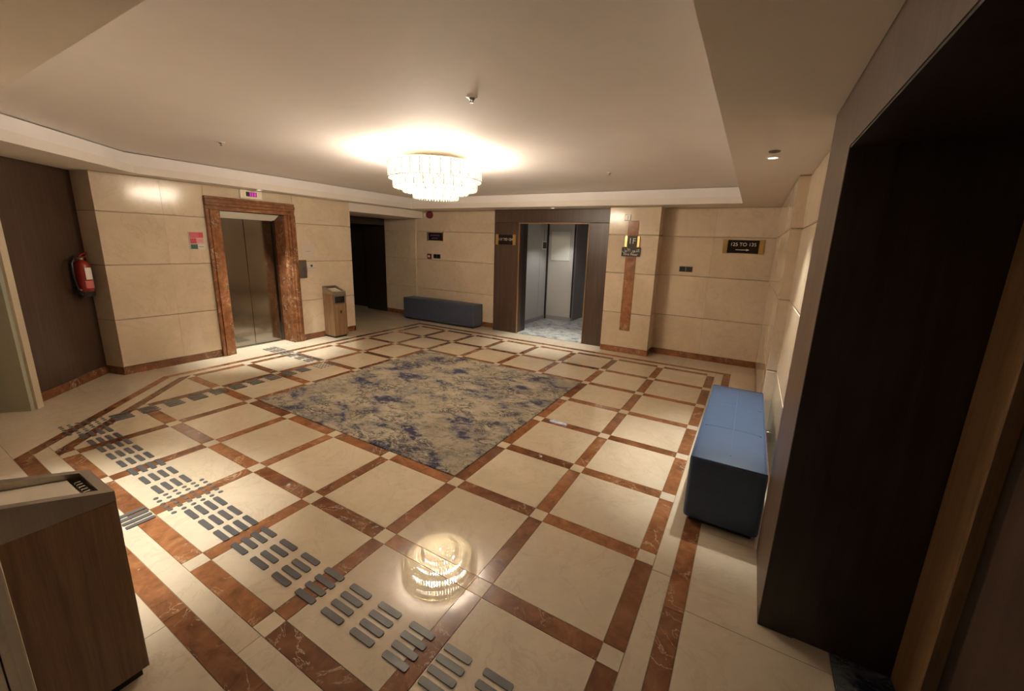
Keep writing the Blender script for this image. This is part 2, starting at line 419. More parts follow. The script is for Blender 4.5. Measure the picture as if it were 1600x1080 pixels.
ring('pale_strip', 'floor', (GX0, GX1, GY0, GY1), (HX0, HX1, HY0, HY1), DO, EI, 2.0)
ring('outer_band', 'red', (HX0, HX1, HY0, HY1), (OX0, OX1, OY0, OY1), EI, EO, 0.98)
db = clip(clip(rect(GX0, 0, GY0, 3), 1, 1, DO), -1, -1, -DI)
for lo, hi in ((-9, 3.1), (3.1, 9)):
    piece('inlay_bar', clip(clip(db, -1, 1, lo), 1, -1, -hi), 'red')
# outer field of plain slabs up to the walls
def field(x0, x1, y0, y1, nx, ny, cut=None):
    for a in range(nx):
        for b in range(ny):
            q = rect(x0 + (x1 - x0) * a / nx, x0 + (x1 - x0) * (a + 1) / nx, y0 + (y1 - y0) * b / ny, y0 + (y1 - y0) * (b + 1) / ny)
            if cut is not None: q = clip(q, -1, -1, -cut)
            piece('field_slab', q, 'floor')
field(OX1, 3.2, -4.2, 7.3, 1, 12)
field(-7.4, OX0, OY0, 7.3, 1, 9)
field(-8.4, -7.4, -2.3, -0.4, 1, 2)
field(-11.6, -7.4, 3.9, 7.3, 4, 3)
field(OX0, OX1, OY1, 7.3, 9, 1)
field(OX0, OX1, -4.2, OY0, 9, 2)
field(-8.4, OX0, -4.2, OY0, 2, 2)
tri = clip(rect(OX0, -4.0, OY0, 0.2), -1, -1, -EO)
piece('field_slab', clip(tri, 1, 0, -5.35), 'floor'); piece('field_slab', clip(tri, -1, 0, 5.35), 'floor')
field(OX0, OX1, -8.0, -4.2, 9, 4)

# inlaid rug
def rug_mesh():
    bm = new(); nx = 64
    box(bm, -4 + HB, -HB, HB, 4 * P - HB, -0.02, 0.012, 0.006, 2); return bm
tag(obj('inlaid_rug', rug_mesh(), 'rug'), 'distressed beige and blue-grey rug set into the middle of the marble floor', 'rug')

# tactile guide path
tp = thing('tactile_path', 'grey metal tactile guide path of bars and studs crossing the floor to the elevator', 'tactile paving', (-2.0, -1.55, 0.0))
def bar_mesh(along):
    bm = new(); L, Wd = 0.1, 0.0225
    if along == 'y': L, Wd = Wd, L
    pts = []
    r = 0.012
    for cx, cy, a0 in ((L - r, Wd - r, 0), (-L + r, Wd - r, 90), (-L + r, -Wd + r, 180), (L - r, -Wd + r, 270)):
        for k in range(4):
            a = math.radians(a0 + 30 * k); pts.append((cx + r * math.cos(a), cy + r * math.sin(a)))
    prism(bm, pts, 0.0003, 0.008); return bm
proto = {}
def tact(kind, x, y):
    w_ = Vector((x, y, 0.0003)) * S
    if kind not in proto:
        if kind == 'dot': proto[kind] = obj('tactile_stud', lathe(new(), (x, y), [(0.021, 0.0003), (0.019, 0.005), (0.012, 0.008)], 12), 'tactile', tp)
        else: proto[kind] = obj('tactile_bar', bar_mesh(kind), 'tactile', tp, xf=Matrix.Translation(Vector((x, y, 0)) * S))
    else: copy_to(proto[kind], 'tactile_stud' if kind == 'dot' else 'tactile_bar', w_, tp)
ys4 = (-1.692, -1.616, -1.540, -1.463)
for gx in (-4.44, -4.145, -3.85, -3.555, -3.26, -2.967, -2.672, -2.377, -1.674, -1.414, -1.153, -0.870, -0.579, -0.287, 0.002, 0.297, 0.590, 0.885, 1.180, 1.475):
    sh = 0.006 * (gx + 2)
    for gy in ys4: tact('x', gx, gy + sh)
for a in range(6):
    for b in range(6):
        tact('dot', -2.216 + 0.0765 * a, -1.760 + 0.0748 * b)
        tact('dot', -4.995 + 0.0765 * a, -1.780 + 0.0748 * b)
        tact('dot', -5.00 + 0.0765 * a, 1.60 + 0.0748 * b)
for gy in (-1.245, -0.957, -0.666, -0.372, -0.085, 0.194, 0.476, 0.772, 1.055, 1.338):
    for gx in (-4.925, -4.85, -4.773, -4.697): tact('y', gx, gy)
for gx in (-5.28, -5.585, -5.90, -6.20, -6.50, -6.76):
    for gy in (1.73, 1.806, 1.882, 1.958): tact('x', gx, gy - 0.01)
for gy in (-1.967, -2.26, -2.55):
    for gx in (-2.135, -2.06, -1.985, -1.91): tact('y', gx, gy)

# ================================================================== CEILING
ceil = struct(obj('ceiling', box(new(), -11.6, 5.2, -8.0, 10.9, 3.75, 3.95), 'paint'))
ZS, ZL = 3.42, 3.545
def tray_ring(x0, x1, y0, y1, dsum, z0, z1):
    bm = new()
    box(bm, x1, 5.2, -8.0, 7.2, z0, z1); box(bm, -8.6, x0, -8.0, 7.2, z0, z1)
    box(bm, x0, x1, y1, 7.2, z0, z1); box(bm, x0, x1, -8.0, y0, z0, z1)
    prism(bm, [(x0, y0), (dsum - y0, y0), (x0, dsum - x0)], z0, z1)
    return bm
obj('soffit', tray_ring(-6.55, 2.11, -2.16, 6.10, -6.68, ZS, ZL), 'soffit_shade', ceil)
obj('upper_fascia', tray_ring(-6.65, 2.19, -2.26, 6.21, -6.83, ZL, 3.738), 'paint', ceil)
bx('beam', 'soffit_shade', ceil, -8.7, -6.94, 4.23, 7.2, 3.20, 3.44)

# ================================================================== WALLS
CO = (0.135, 0.98, 1.92, 2.80, 3.42)          # courses of the marble cladding
def slab(parent, axis, plane, nrm, a0, a1, z0, z1, t=0.05, ch=0.011):
    """one cladding slab with its upper and lower front arrises chamfered"""
    bm = new(); back = plane - nrm * t; fr = plane; ci = plane - nrm * ch
    prof = [(back, z0), (ci, z0), (fr, z0 + ch), (fr, z1 - ch), (ci, z1), (back, z1)]
    pt = (lambda d, a, z: (d, a, z)) if axis == 'x' else (lambda d, a, z: (a, d, z))
    A = [bm.verts.new(Vector(pt(d, a0, z)) * S) for d, z in prof]; B = [bm.verts.new(Vector(pt(d, a1, z)) * S) for d, z in prof]
    bm.faces.new(A); bm.faces.new(B[::-1])
    for k in range(6): bm.faces.new([A[k], B[k], B[(k + 1) % 6], A[(k + 1) % 6]])
    return obj('slab', bm, 'wall', parent)
def slabs(parent, axis, plane, nrm, spans, courses=CO, t=0.05, gap=0.0016):
    """axis 'x': wall plane x = plane, spans along y; nrm = outward sign"""
    for z0, z1 in zip(courses, courses[1:]):
        for a0, a1 in spans: slab(parent, axis, plane, nrm, a0 + gap / 2, a1 - gap / 2, z0 + 0.003, z1 - (0.003 if z1 < 3.4 else 0), t)
def base(name, *rects):
    bm = new()
    for r in rects: box(bm, *r, 0.0, 0.135, bevel=0.004, seg=1)
    return struct(obj(name, bm, 'redframe'))
# left wall with the elevator
wl = struct(obj('wall_left', (lambda b: (box(b, -7.6, -6.99, -0.50, 0.96, 0, 3.42), box(b, -7.6, -6.99, 2.72, 4.21, 0, 3.42), box(b, -7.6, -6.99, 0.96, 2.72, 3.19, 3.42), b)[-1])(new()), 'wallback'))
slabs(wl, 'x', -6.95, 1, [(-0.573, 0.31), (0.31, 0.96)])
slabs(wl, 'x', -6.95, 1, [(2.72, 4.22)])
bx('slab', 'wall', wl, -7.0, -6.95, 0.962, 2.718, 3.20, 3.42, bevel=0.006, seg=1)
for z0, z1 in zip(CO, CO[1:]):                                   # returns at both ends
    obj('slab', prism(new(), [(-6.950, -0.576), (-6.950, -0.5745), (-7.0, -0.5), (-7.38, -0.5), (-7.38, -0.697)], z0 + 0.004, z1 - 0.004), 'wall', wl)
    slab(wl, 'y', 4.245, 1, -7.6, -6.951, z0 + 0.003, z1 - 0.003, 0.025)
bl = base('baseboard_left', (-6.99, -6.945, -0.57, 0.955), (-6.99, -6.945, 2.73, 4.25), (-7.6, -6.945, 4.21, 4.252))
obj('return_piece', prism(new(), [(-6.944, -0.583), (-6.944, -0.572), (-7.0, -0.5), (-7.38, -0.5), (-7.38, -0.704)], 0, 0.135), 'redframe', bl)
# diagonal wood wall
def diag(bm_or_pts): return bm_or_pts
wd = shell('wall_corner', (-6.8, -1.27, 0))
def dprism(a0, a1, d0, d1, z0, z1):
    """along the diagonal: a = distance from (-7.36,-0.68) towards (1,-1), d = outwards into the room (1,1)"""
    r = math.sqrt(0.5); o = (-7.36, -0.68)
    f = lambda a, d: (o[0] + a * r + d * r, o[1] - a * r + d * r)
    return prism(new(), [f(a0, d0), f(a1, d0), f(a1, d1), f(a0, d1)], z0, z1)
obj('panel', dprism(-0.12, 1.635, -0.12, 0.0, 0.0, 3.42), 'wood', wd)
struct(obj('baseboard_corner', dprism(-0.02, 1.56, 0.002, 0.03, 0.0, 0.135), M['redframe']))
df = shell('door_1', (-6.0, -1.95, 0))
obj('frame', dprism(1.62, 1.72, -0.6, 0.18, 0.0, 3.42), 'trimpaint', df)
obj('jamb', dprism(1.722, 1.78, -0.75, 0.15, 0.0, 3.42), 'grey', df)
obj('lintel', dprism(1.722, 3.1, -0.6, 0.15, 3.05, 3.42), 'trimpaint', df)
obj('leaf', dprism(1.80, 3.1, -0.70, -0.62, 0.0, 3.05), 'grey', df)
# back wall
wb = struct(obj('wall_back', box(new(), -8.72, -3.98, 6.99, 7.2, 0, 3.42), 'wallback'))
slabs(wb, 'y', 6.95, -1, [(-7.22, -5.60), (-5.60, -4.02)])
slabs(wb, 'y', 6.91, -1, [(-7.46, -7.222)], t=0.08)
slabs(wb, 'y', 6.985, -1, [(-8.72, -7.462)], CO[:-1] + (3.2,))
wn = struct(obj('wall_recess', box(new(), 0.5, 3.0, 6.97, 7.2, 0, 3.42), 'wallback'))
slabs(wn, 'y', 6.92, -1, [(0.52, 1.62), (1.62, 2.80)])
base('baseboard_back', (-7.46, -7.222, 6.902, 6.99), (-7.22, -4.03, 6.942, 6.99), (-8.72, -7.47, 6.975, 7.0), (0.53, 2.78, 6.912, 6.96))
# marble pier with the floor sign
pier = shell('wall_pier', (-0.04, 6.7, 0))
bx('core', 'wallback', pier, -0.58, 0.50, 6.50, 7.2, 0, 3.42)
for z0, z1 in zip(CO, CO[1:]):
    slab(pier, 'y', 6.45, -1, -0.61, 0.535, z0 + 0.003, z1 - 0.003)
    slab(pier, 'x', 0.535, 1, 6.502, 6.92, z0 + 0.003, z1 - 0.003, 0.035)
base('baseboard_pier', (-0.612, 0.542, 6.440, 6.50), (0.50, 0.542, 6.50, 6.91))
struct(obj('trim_1', box(new(), -0.165, 0.08, 6.436, 6.452, 0.56, 3.11, bevel=0.004, seg=1), 'redframe'))
# right wall
wr = struct(obj('wall_right', (lambda b: (box(b, 2.94, 3.2, 0.58, 3.06, 0, 3.42), box(b, 2.82, 3.2, 3.06, 7.2, 0, 3.42), b)[-1])(new()), 'wallback'))
slabs(wr, 'x', 2.90, -1, [(0.60, 1.83), (1.83, 3.05)])
slabs(wr, 'x', 2.785, -1, [(3.055, 4.95), (4.95, 6.91)])
for z0, z1 in zip(CO, CO[1:]): slab(wr, 'y', 3.02, -1, 2.786, 2.90, z0 + 0.003, z1 - 0.003, 0.033)
base('baseboard_right', (2.892, 2.94, 0.60, 3.02), (2.777, 2.82, 3.06, 6.91), (2.777, 2.90, 3.012, 3.05))
# front wall (behind the bin, beside the camera) and the lobby behind the camera
wf = struct(obj('wall_front', (lambda b: (box(b, -8.6, -0.04, -3.6, -2.91, 0, 3.42), b)[-1])(new()), 'wallback'))
slabs(wf, 'y', -2.86, 1, [(-6.5, -4.9), (-4.9, -3.3), (-3.3, -1.7), (-1.7, -0.002)])
slabs(wf, 'x', 0.0, 1, [(-3.6, -2.915)])
bx('corner_bead', 'trimpaint', wf, -0.02, 0.012, -2.885, -2.85, 0.14, 3.42, bevel=0.008)
base('baseboard_front', (-6.5, 0.01, -2.91, -2.85), (-0.04, 0.01, -3.6, -2.91))
wk = struct(obj('wall_rear', box(new(), -8.6, 5.2, -7.9, -7.7, 0, 3.42), 'wall'))
struct(obj('wall_rear_side', box(new(), -2.0, -1.8, -7.7, -3.6, 0, 3.42), 'wall'))

# wood portal at the back, with the corridor beyond
t2 = shell('door_2', (-2.35, 6.8, 0))
PX0, PX1, QX0, QX1, PZ = -4.02, -0.69, -3.22, -1.20, 3.08
bx('leg', 'wood', t2, PX0, QX0, 6.72, 6.98, 0, PZ, bevel=0.006, seg=1)
bx('leg', 'wood', t2, QX1, PX1, 6.72, 6.98, 0, PZ, bevel=0.006, seg=1)
bx('lintel', 'wood', t2, PX0, PX1, 6.72, 7.23, PZ + 0.004, 3.42, bevel=0.006, seg=1)
bx('jamb', 'wooddark', t2, QX0 - 0.3, QX0 - 0.004, 6.985, 7.23, 0, PZ)
bx('jamb', 'wooddark', t2, QX1 + 0.004, QX1 + 0.3, 6.985, 7.23, 0, PZ)
bx('edge_strip', 'woodlight', t2, QX0, QX0 + 0.022, 6.705, 6.76, 0, PZ - 0.03)
bx('edge_strip', 'woodlight', t2, QX1 - 0.022, QX1, 6.705, 6.76, 0, PZ - 0.03)
bx('edge_strip', 'woodlight', t2, QX0, QX1, 6.705, 6.76, PZ - 0.03, PZ)
tag(obj('corridor_carpet', box(new(), -3.655, 0.595, 6.74, 10.69, -0.02, 0.012), 'carpet'), 'pale blue-grey patterned carpet in the corridor behind the wooden doorway', 'carpet')
wc = shell('wall_corridor_left', (-3.7, 8.3, 0)); we_ = shell('wall_corridor_end', (-3.1, 9.45, 0))
bx('left_panel', 'corrwall', wc, -3.80, -3.66, 7.232, 8.88, 0, 3.3)
bx('left_panel', 'corrwall', wc, -3.80, -3.66, 8.90, 9.40, 0, 3.3)
bx('end_panel', 'corrwall', we_, -3.66, -2.66, 9.42, 9.55, 0, 3.3)
bx('corner_strip', 'wooddark', we_, -3.66, -3.61, 9.37, 9.418, 0, 3.3)
bx('corner_strip', 'wooddark', we_, -2.70, -2.655, 9.395, 9.418, 0.1, 3.3)
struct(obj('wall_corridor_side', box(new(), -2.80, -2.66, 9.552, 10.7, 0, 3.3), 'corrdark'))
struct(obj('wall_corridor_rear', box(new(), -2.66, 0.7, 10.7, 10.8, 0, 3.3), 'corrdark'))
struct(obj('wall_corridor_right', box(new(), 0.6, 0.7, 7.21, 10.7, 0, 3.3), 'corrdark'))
bx('skirting', 'corrdark', wc, -3.66, -3.635, 7.24, 9.36, 0.012, 0.14)
bx('skirting', 'corrdark', we_, -3.60, -2.66, 9.39, 9.42, 0.012, 0.14)
bx('board', 'white', we_, -3.50, -2.83, 9.40, 9.42, 2.02, 2.96, bevel=0.004, seg=1)  # plain pale rectangle on the end wall
bx('ceiling_panel', 'paint', ceil, -3.8, 0.7, 7.232, 10.8, 3.30, 3.42)

# right wood portal with the dark niche and the door in it
t3 = shell('door_3', (3.1, -0.8, 0))
RX, RZ = 2.80, 3.06
bx('leg', 'woodgloss', t3, RX, 3.0, -0.205, 0.595, 0, 3.42)
bx('lintel', 'woodgloss', t3, RX, 3.0, -4.1, -0.206, RZ, 3.42)
bx('shade_top_lining', 'wooddark', t3, RX + 0.004, 3.0, -4.1, -0.216, RZ - 0.012, RZ - 0.001)  # thin dark sheet added for the shade under the lintel
bx('shade_side_lining', 'wooddark', t3, 3.002, 3.62, -0.205, -0.12, 0, 3.3)  # jamb in shadow, the darkness put into the veneer colour
bx('shade_side_lining', 'wooddark', t3, RX + 0.002, 3.002, -0.214, -0.206, 0, RZ)
bx('shade_top_lining', 'wooddark', t3, 3.002, 3.62, -4.1, -0.21, RZ, 3.3)
bx('frame', 'woodlight', t3, 3.50, 3.60, -0.52, -0.21, 0.013, RZ - 0.03, bevel=0.006, seg=1)
bx('stop', 'wooddark', t3, 3.56, 3.62, -0.66, -0.522, 0.013, RZ - 0.03)
bx('leaf', 'wood', t3, 3.53, 3.60, -2.4, -0.665, 0.013, RZ - 0.03, bevel=0.005, seg=1)
bx('frame', 'woodlight', t3, 3.50, 3.60, -2.72, -2.41, 0.013, RZ - 0.03, bevel=0.006, seg=1)
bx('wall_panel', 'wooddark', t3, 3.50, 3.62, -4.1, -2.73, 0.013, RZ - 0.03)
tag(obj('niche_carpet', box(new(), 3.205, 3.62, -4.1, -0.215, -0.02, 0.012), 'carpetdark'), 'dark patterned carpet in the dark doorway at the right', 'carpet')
struct(obj('wall_right_front', box(new(), 2.9, 3.2, -7.7, -4.1, 0, 3.42), 'wall'))

# dark passage at the left back
t4 = shell('door_4', (-9.2, 5.6, 0))
bx('lintel', 'wooddark', t4, -9.75, -8.72, 3.9, 7.2, 2.98, 3.44)
bx('side_panel', 'wooddark', t4, -9.75, -8.725, 6.99, 7.2, 0.0, 2.975)
bx('leaf', 'wooddark', t4, -11.4, -11.3, 3.9, 7.25, 0.0, 3.3)
bx('side_panel', 'wooddark', t4, -11.3, -9.755, 7.25, 7.35, 0.0, 3.3)
bx('side_panel', 'wooddark', t4, -11.3, -7.61, 4.0, 4.2, 0.0, 3.19)
bx('top_panel', 'wooddark', t4, -11.3, -9.755, 3.9, 7.35, 3.3, 3.4)

# ================================================================== ELEVATOR
ev = thing('elevator', 'elevator with closed brushed steel doors in a red-brown marble frame', 'elevator', (-7.1, 1.84, 0))
EY0, EY1, EZ = 0.955, 2.725, 3.195
IY0, IY1, IZ = 1.205, 2.485, 2.965
def stepped(along, a0, a1, lo_in, sgn, xf=-6.87):
    """stepped moulding: four ridges from the outer edge inwards"""
    bm = new(); wd_ = 0.25
    prof = [(0.0, 0.055, -6.885), (0.055, 0.115, -6.865), (0.115, 0.175, -6.885), (0.175, 0.25, -6.905)]
    for p0, p1, x1 in prof:
        q0, q1 = sorted((lo_in + sgn * p0, lo_in + sgn * p1))
        if along == 'z': box(bm, -6.985, x1, q0, q1, a0, a1, bevel=0.008, seg=1)
        else: box(bm, -6.985, x1, a0, a1, q0, q1, bevel=0.008, seg=1)
    return bm
obj('side_frame', stepped('z', 0, IZ, EY0, 1), 'redframe', ev)
obj('side_frame', stepped('z', 0, IZ, EY1, -1), 'redframe', ev)
obj('head_frame', stepped('y', EY0, EY1, EZ + 0.02, -1), 'redframe', ev)
bx('jamb', 'redframe', ev, -7.32, -6.99, IY1, IY1 + 0.2, 0, IZ - 0.01)
bx('jamb', 'redframe', ev, -7.32, -6.99, IY0 - 0.2, IY0, 0, IZ - 0.01)
bx('soffit_panel', 'redframe', ev, -7.32, -6.99, IY0, IY1, IZ, IZ + 0.2)
bx('steel_jamb', 'steel', ev, -7.44, -7.325, IY1 - 0.04, IY1 + 0.1, 0.0, IZ)
bx('steel_jamb', 'steel', ev, -7.44, -7.325, IY0 - 0.1, IY0 + 0.03, 0.0, IZ)
def hdr():  # tilted down so the lit floor brightens it
    bm = new(); x0, x1 = -7.30, -7.05
    v = [bm.verts.new((x * S, y * S, z * S)) for y in (IY0 + 0.005, IY1 - 0.005) for x, z in ((-7.37, 2.83), (-7.345, 2.83), (-7.10, 2.955), (-7.37, 2.958))]
    for f in ((0, 1, 2, 3), (7, 6, 5, 4), (0, 4, 5, 1), (1, 5, 6, 2), (2, 6, 7, 3), (3, 7, 4, 0)): bm.faces.new([v[i] for i in f])
    return bm
obj('header_plate', hdr(), 'headreflect', ev)
bx('door_panel', 'steel', ev, -7.43, -7.38, IY0 + 0.032, 1.838, 0.012, 2.86, bevel=0.005, seg=1)
bx('door_panel', 'steel', ev, -7.43, -7.38, 1.843, IY1 - 0.042, 0.012, 2.86, bevel=0.005, seg=1)
bx('sill', 'steelbright', ev, -7.46, -7.31, IY0, IY1, 0.001, 0.010)
bx('shaft_back', 'black', ev, -7.60, -7.55, IY0 - 0.2, IY1 + 0.2, 0.0, 3.19)
dp = thing('elevator_display', 'cream floor display with magenta digits above the elevator', 'display', (-6.94, 1.83, 3.24))
bx('plate', 'creamplate', dp, -6.949, -6.915, 1.62, 2.05, 3.238, 3.412, bevel=0.006)
scr = bx('screen', 'black', dp, -6.9155, -6.908, 1.73, 1.94, 3.285, 3.375, bevel=0.002, seg=1)
for a, b in ((1.80, 1.825), (1.84, 1.87), (1.885, 1.925)): bx('segment', 'magenta', scr, -6.9082, -6.9065, a, b, 3.292, 3.368)
cp = thing('call_plate', 'plain dark steel call plate on the wall right of the elevator frame', 'call plate', (-6.94, 2.83, 1.53))
cpp = bx('plate', 'steeldark', cp, -6.949, -6.905, 2.735, 2.925, 1.53, 1.96, bevel=0.004, seg=1)
bx('button', 'chrome', cpp, -6.906, -6.9, 2.81, 2.85, 1.73, 1.77, bevel=0.004, seg=1)
n1 = thing('wall_notice', 'larger faint notice sheet above the steel call plate', 'notice', (-6.94, 3.01, 2.01), 'notices by the call plate')
bx('sheet', 'acrylic', n1, -6.9495, -6.944, 2.84, 3.18, 2.03, 2.33); bx('printed_line', 'steeldark', n1, -6.9442, -6.9435, 2.95, 3.07, 2.155, 2.165)
n2 = thing('wall_notice', 'smaller grey notice with dark mark beside the steel call plate', 'notice', (-6.94, 3.08, 1.66), 'notices by the call plate')
bx('sheet', 'acrylic', n2, -6.9495, -6.944, 2.965, 3.19, 1.66, 1.88)
bx('mark', 'black', n2, -6.9442, -6.9435, 3.05, 3.10, 1.79, 1.84); bx('printed_line', 'steeldark', n2, -6.9442, -6.9435, 2.975, 3.18, 1.755, 1.762)
fs = thing('fire_notice', 'red, pink and green fire notice board left of the elevator frame', 'notice', (-6.94, 0.765, 2.19))
bx('board', 'signwhite', fs, -6.949, -6.935, 0.645, 0.885, 2.19, 2.525)
bx('red_panel', 'signred', fs, -6.936, -6.932, 0.655, 0.875, 2.41, 2.515); bx('red_panel', 'signred', fs, -6.936, -6.932, 0.655, 0.755, 2.30, 2.40)
bx('pink_panel', 'signpink', fs, -6.936, -6.932, 0.762, 0.875, 2.30, 2.40); bx('green_panel', 'signgreen', fs, -6.936, -6.932, 0.655, 0.765, 2.20, 2.285)
bx('white_panel', 'signwhite', fs, -6.936, -6.932, 0.772, 0.875, 2.20, 2.285)
for z in (2.435, 2.465, 2.495): bx('printed_line', 'signpink', fs, -6.9322, -6.9312, 0.665, 0.80, z, z + 0.008)
bx('printed_line', 'steeldark', fs, -6.9322, -6.9312, 0.785, 0.85, 2.345, 2.355); bx('printed_line', 'steeldark', fs, -6.9322, -6.9312, 0.785, 0.86, 2.235, 2.25)

# ================================================================== CHANDELIER
CH = (-1.97, 1.97)
ch = thing('chandelier', 'tiered round crystal chandelier glowing under the middle of the ceiling', 'chandelier', (CH[0], CH[1], 3.12))
obj('ceiling_rose', lathe(new(), CH, [(0.16, 3.70), (0.19, 3.72), (0.19, 3.748)]), 'chframe', ch, smooth=False)
obj('stem', cyl(new(), CH, 0.03, 3.30, 3.70, 12), 'chframe', ch)
for r, z in ((0.69, 3.63), (0.62, 3.47), (0.49, 3.38), (0.33, 3.31)):
    bm = new(); tube(bm, [(CH[0] + r * math.cos(a), CH[1] + r * math.sin(a), z) for a in [2 * math.pi * k / 48 for k in range(49)]], 0.011, 6)
    rg = obj('ring', bm, 'chframe', ch)
for k in range(6):
    a = math.pi / 3 * k; bm = new()
    tube(bm, [(CH[0] + 0.02 * math.cos(a), CH[1] + 0.02 * math.sin(a), 3.66), (CH[0] + 0.69 * math.cos(a), CH[1] + 0.69 * math.sin(a), 3.63)], 0.009, 6)
    obj('arm', bm, 'chframe', ch)
def crystal(wd_, th, z0, z1):
    bm = new()       # a fluted drop: triangular-fronted prism with a pointed foot
    pr = [(-wd_, -th * 0.4), (0, -th), (wd_, -th * 0.4), (wd_, th * 0.4), (0, th), (-wd_, th * 0.4)]
    prism(bm, pr, z0 + 0.02, z1)
    for f in list(bm.faces):
        if all(abs(v.co.z - (z0 + 0.02) * S) < 1e-6 for v in f.verts):
            r_ = bmesh.ops.poke(bm, faces=[f]); r_['verts'][0].co.z = z0 * S
    return bm
for r, z0, z1, n in ((0.69, 3.40, 3.62, 92), (0.625, 3.27, 3.46, 84), (0.49, 3.215, 3.37, 66), (0.335, 3.13, 3.30, 46)):
    src = None
    for k in range(n):
        a = 2 * math.pi * k / n
        w_ = Vector((CH[0] + r * math.cos(a), CH[1] + r * math.sin(a), z0)) * S
        if src is None:
            src = obj('crystal', crystal(math.pi * r / n * 0.52, 0.014, z0, z1), 'crystal', ch, origin=(0, 0, z0 * S)); put(src, w_, ch); o = src
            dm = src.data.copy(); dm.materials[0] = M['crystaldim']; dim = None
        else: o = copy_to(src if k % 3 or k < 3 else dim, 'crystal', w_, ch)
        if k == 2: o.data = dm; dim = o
        o.rotation_euler = (0, 0, a + math.pi / 2)
for r, z in ((0.705, 3.622), (0.705, 3.408)):
    bm = new(); tube(bm, [(CH[0] + r * math.cos(a), CH[1] + r * math.sin(a), z) for a in [2 * math.pi * k / 48 for k in range(49)]], 0.007, 6); obj('rim', bm, 'steelbin', ch)
for r0, r1, z in ((0.02, 0.328, 3.17), (0.325, 0.484, 3.240), (0.480, 0.618, 3.30), (0.612, 0.682, 3.415)):
    obj('added_diffuser', lathe(new(), CH, [(r0, z), (r1, z), (r1, z + 0.006), (r0, z + 0.006), (r0, z)], 40, caps=False), 'frost', ch)  # added plates that hide the bulbs and spread their light downwards
obj('uplight_shield', lathe(new(), CH, [(0.035, 3.655), (0.57, 3.655), (0.57, 3.663), (0.035, 3.663), (0.035, 3.655)], 40, caps=False), 'white', ch)  # added disc that blocks the bulbs' light from the ceiling above
NB = 8
for k in range(NB):
    a = 2 * math.pi * (k + 0.5) / NB; r = 0.40
    c = (CH[0] + r * math.cos(a), CH[1] + r * math.sin(a))
    obj('bulb', lathe(new(), c, [(0.010, 3.50), (0.034, 3.53), (0.040, 3.56), (0.026, 3.60), (0.006, 3.62)], 12), 'bulb', ch, smooth=True)
    L = bpy.data.lights.new('bulb_light', 'POINT'); L.energy = K_CHAND / NB; L.color = WARM; L.shadow_soft_size = 0.09
    lo = bpy.data.objects.new('bulb_light', L); C.objects.link(lo)
    put(lo, Vector((c[0], c[1], 3.49)) * S, ch)

# ================================================================== DOWNLIGHTS, SPRINKLERS
def downlight(x, y, label, power, z=ZS, col=COOL, par=None, cone=62, blend=0.85):
    d = par or thing('downlight', label, 'downlight', (x, y, z - 0.012), 'recessed downlights in the soffit')
    obj('trim_ring', lathe(new(), (x, y), [(0.062, z - 0.001), (0.060, z - 0.010), (0.044, z - 0.012), (0.042, z - 0.001)], 24, caps=False), 'white', d, smooth=False)
    obj('lens', cyl(new(), (x, y), 0.042, z - 0.007, z - 0.002, 20), 'lens', d)
    L = bpy.data.lights.new('spot_light', 'SPOT'); L.energy = power; L.color = col; L.spot_size = math.radians(cone); L.spot_blend = blend; L.shadow_soft_size = 0.03
    o = bpy.data.objects.new('spot_light', L); C.objects.link(o); put(o, Vector((x, y, z - 0.03)) * S, d)
downlight(2.47, 1.85, 'lit recessed downlight in the soffit above the blue bench at the right', K_SPOT * 0.58)
downlight(-6.66, 1.86, 'small lit downlight in the soffit above the elevator doors', K_SPOT * 1.15)
downlight(-2.1, 6.44, 'lit downlight in the soffit over the wooden corridor doorway', K_SPOT * 0.6)
downlight(-2.1, -2.52, None, K_SPOT, par=ceil)
downlight(-5.7, -2.55, None, K_SPOT * 0.24, par=ceil, cone=168)  # added unseen lamp to brighten the wood wall, jamb and marble return
sd = thing('soffit_sensor', 'small dark round sensor beside the downlight above the blue bench', 'sensor', (2.475, 1.58, ZS - 0.01))
obj('housing', lathe(new(), (2.475, 1.58), [(0.05, ZS - 0.001), (0.046, ZS - 0.010), (0.02, ZS - 0.016)], 20), 'steeldark', sd)
def sprinkler(x, y, label):
    d = thing('sprinkler', label, 'sprinkler', (x, y, 3.66), 'ceiling sprinklers')
    z = 3.75
    obj('escutcheon', lathe(new(), (x, y), [(0.028, z - 0.010), (0.046, z - 0.005), (0.050, z - 0.001)], 20), 'white', d)
    obj('body', lathe(new(), (x, y), [(0.010, z - 0.026), (0.026, z - 0.020), (0.026, z - 0.010)], 12), 'steeldark', d)
    bm = new(); tube(bm, [(x - 0.016, y, z - 0.022), (x - 0.016, y, z - 0.032), (x, y, z - 0.042), (x + 0.016, y, z - 0.032), (x + 0.016, y, z - 0.022)], 0.004, 6); obj('yoke', bm, 'steeldark', d)
    obj('deflector', cyl(new(), (x, y), 0.018, z - 0.047, z - 0.043, 16), 'steeldark', d)
sprinkler(0.09, 0.12, 'dark ceiling sprinkler nearest the camera, in front of the chandelier')
sprinkler(-4.25, 0.12, 'small sprinkler on the ceiling left of the chandelier, above the elevator')
sprinkler(0.09, 4.04, 'small faint sprinkler on the ceiling right of the chandelier')
sprinkler(-3.75, 3.45, 'sprinkler on the ceiling just behind the chandelier')

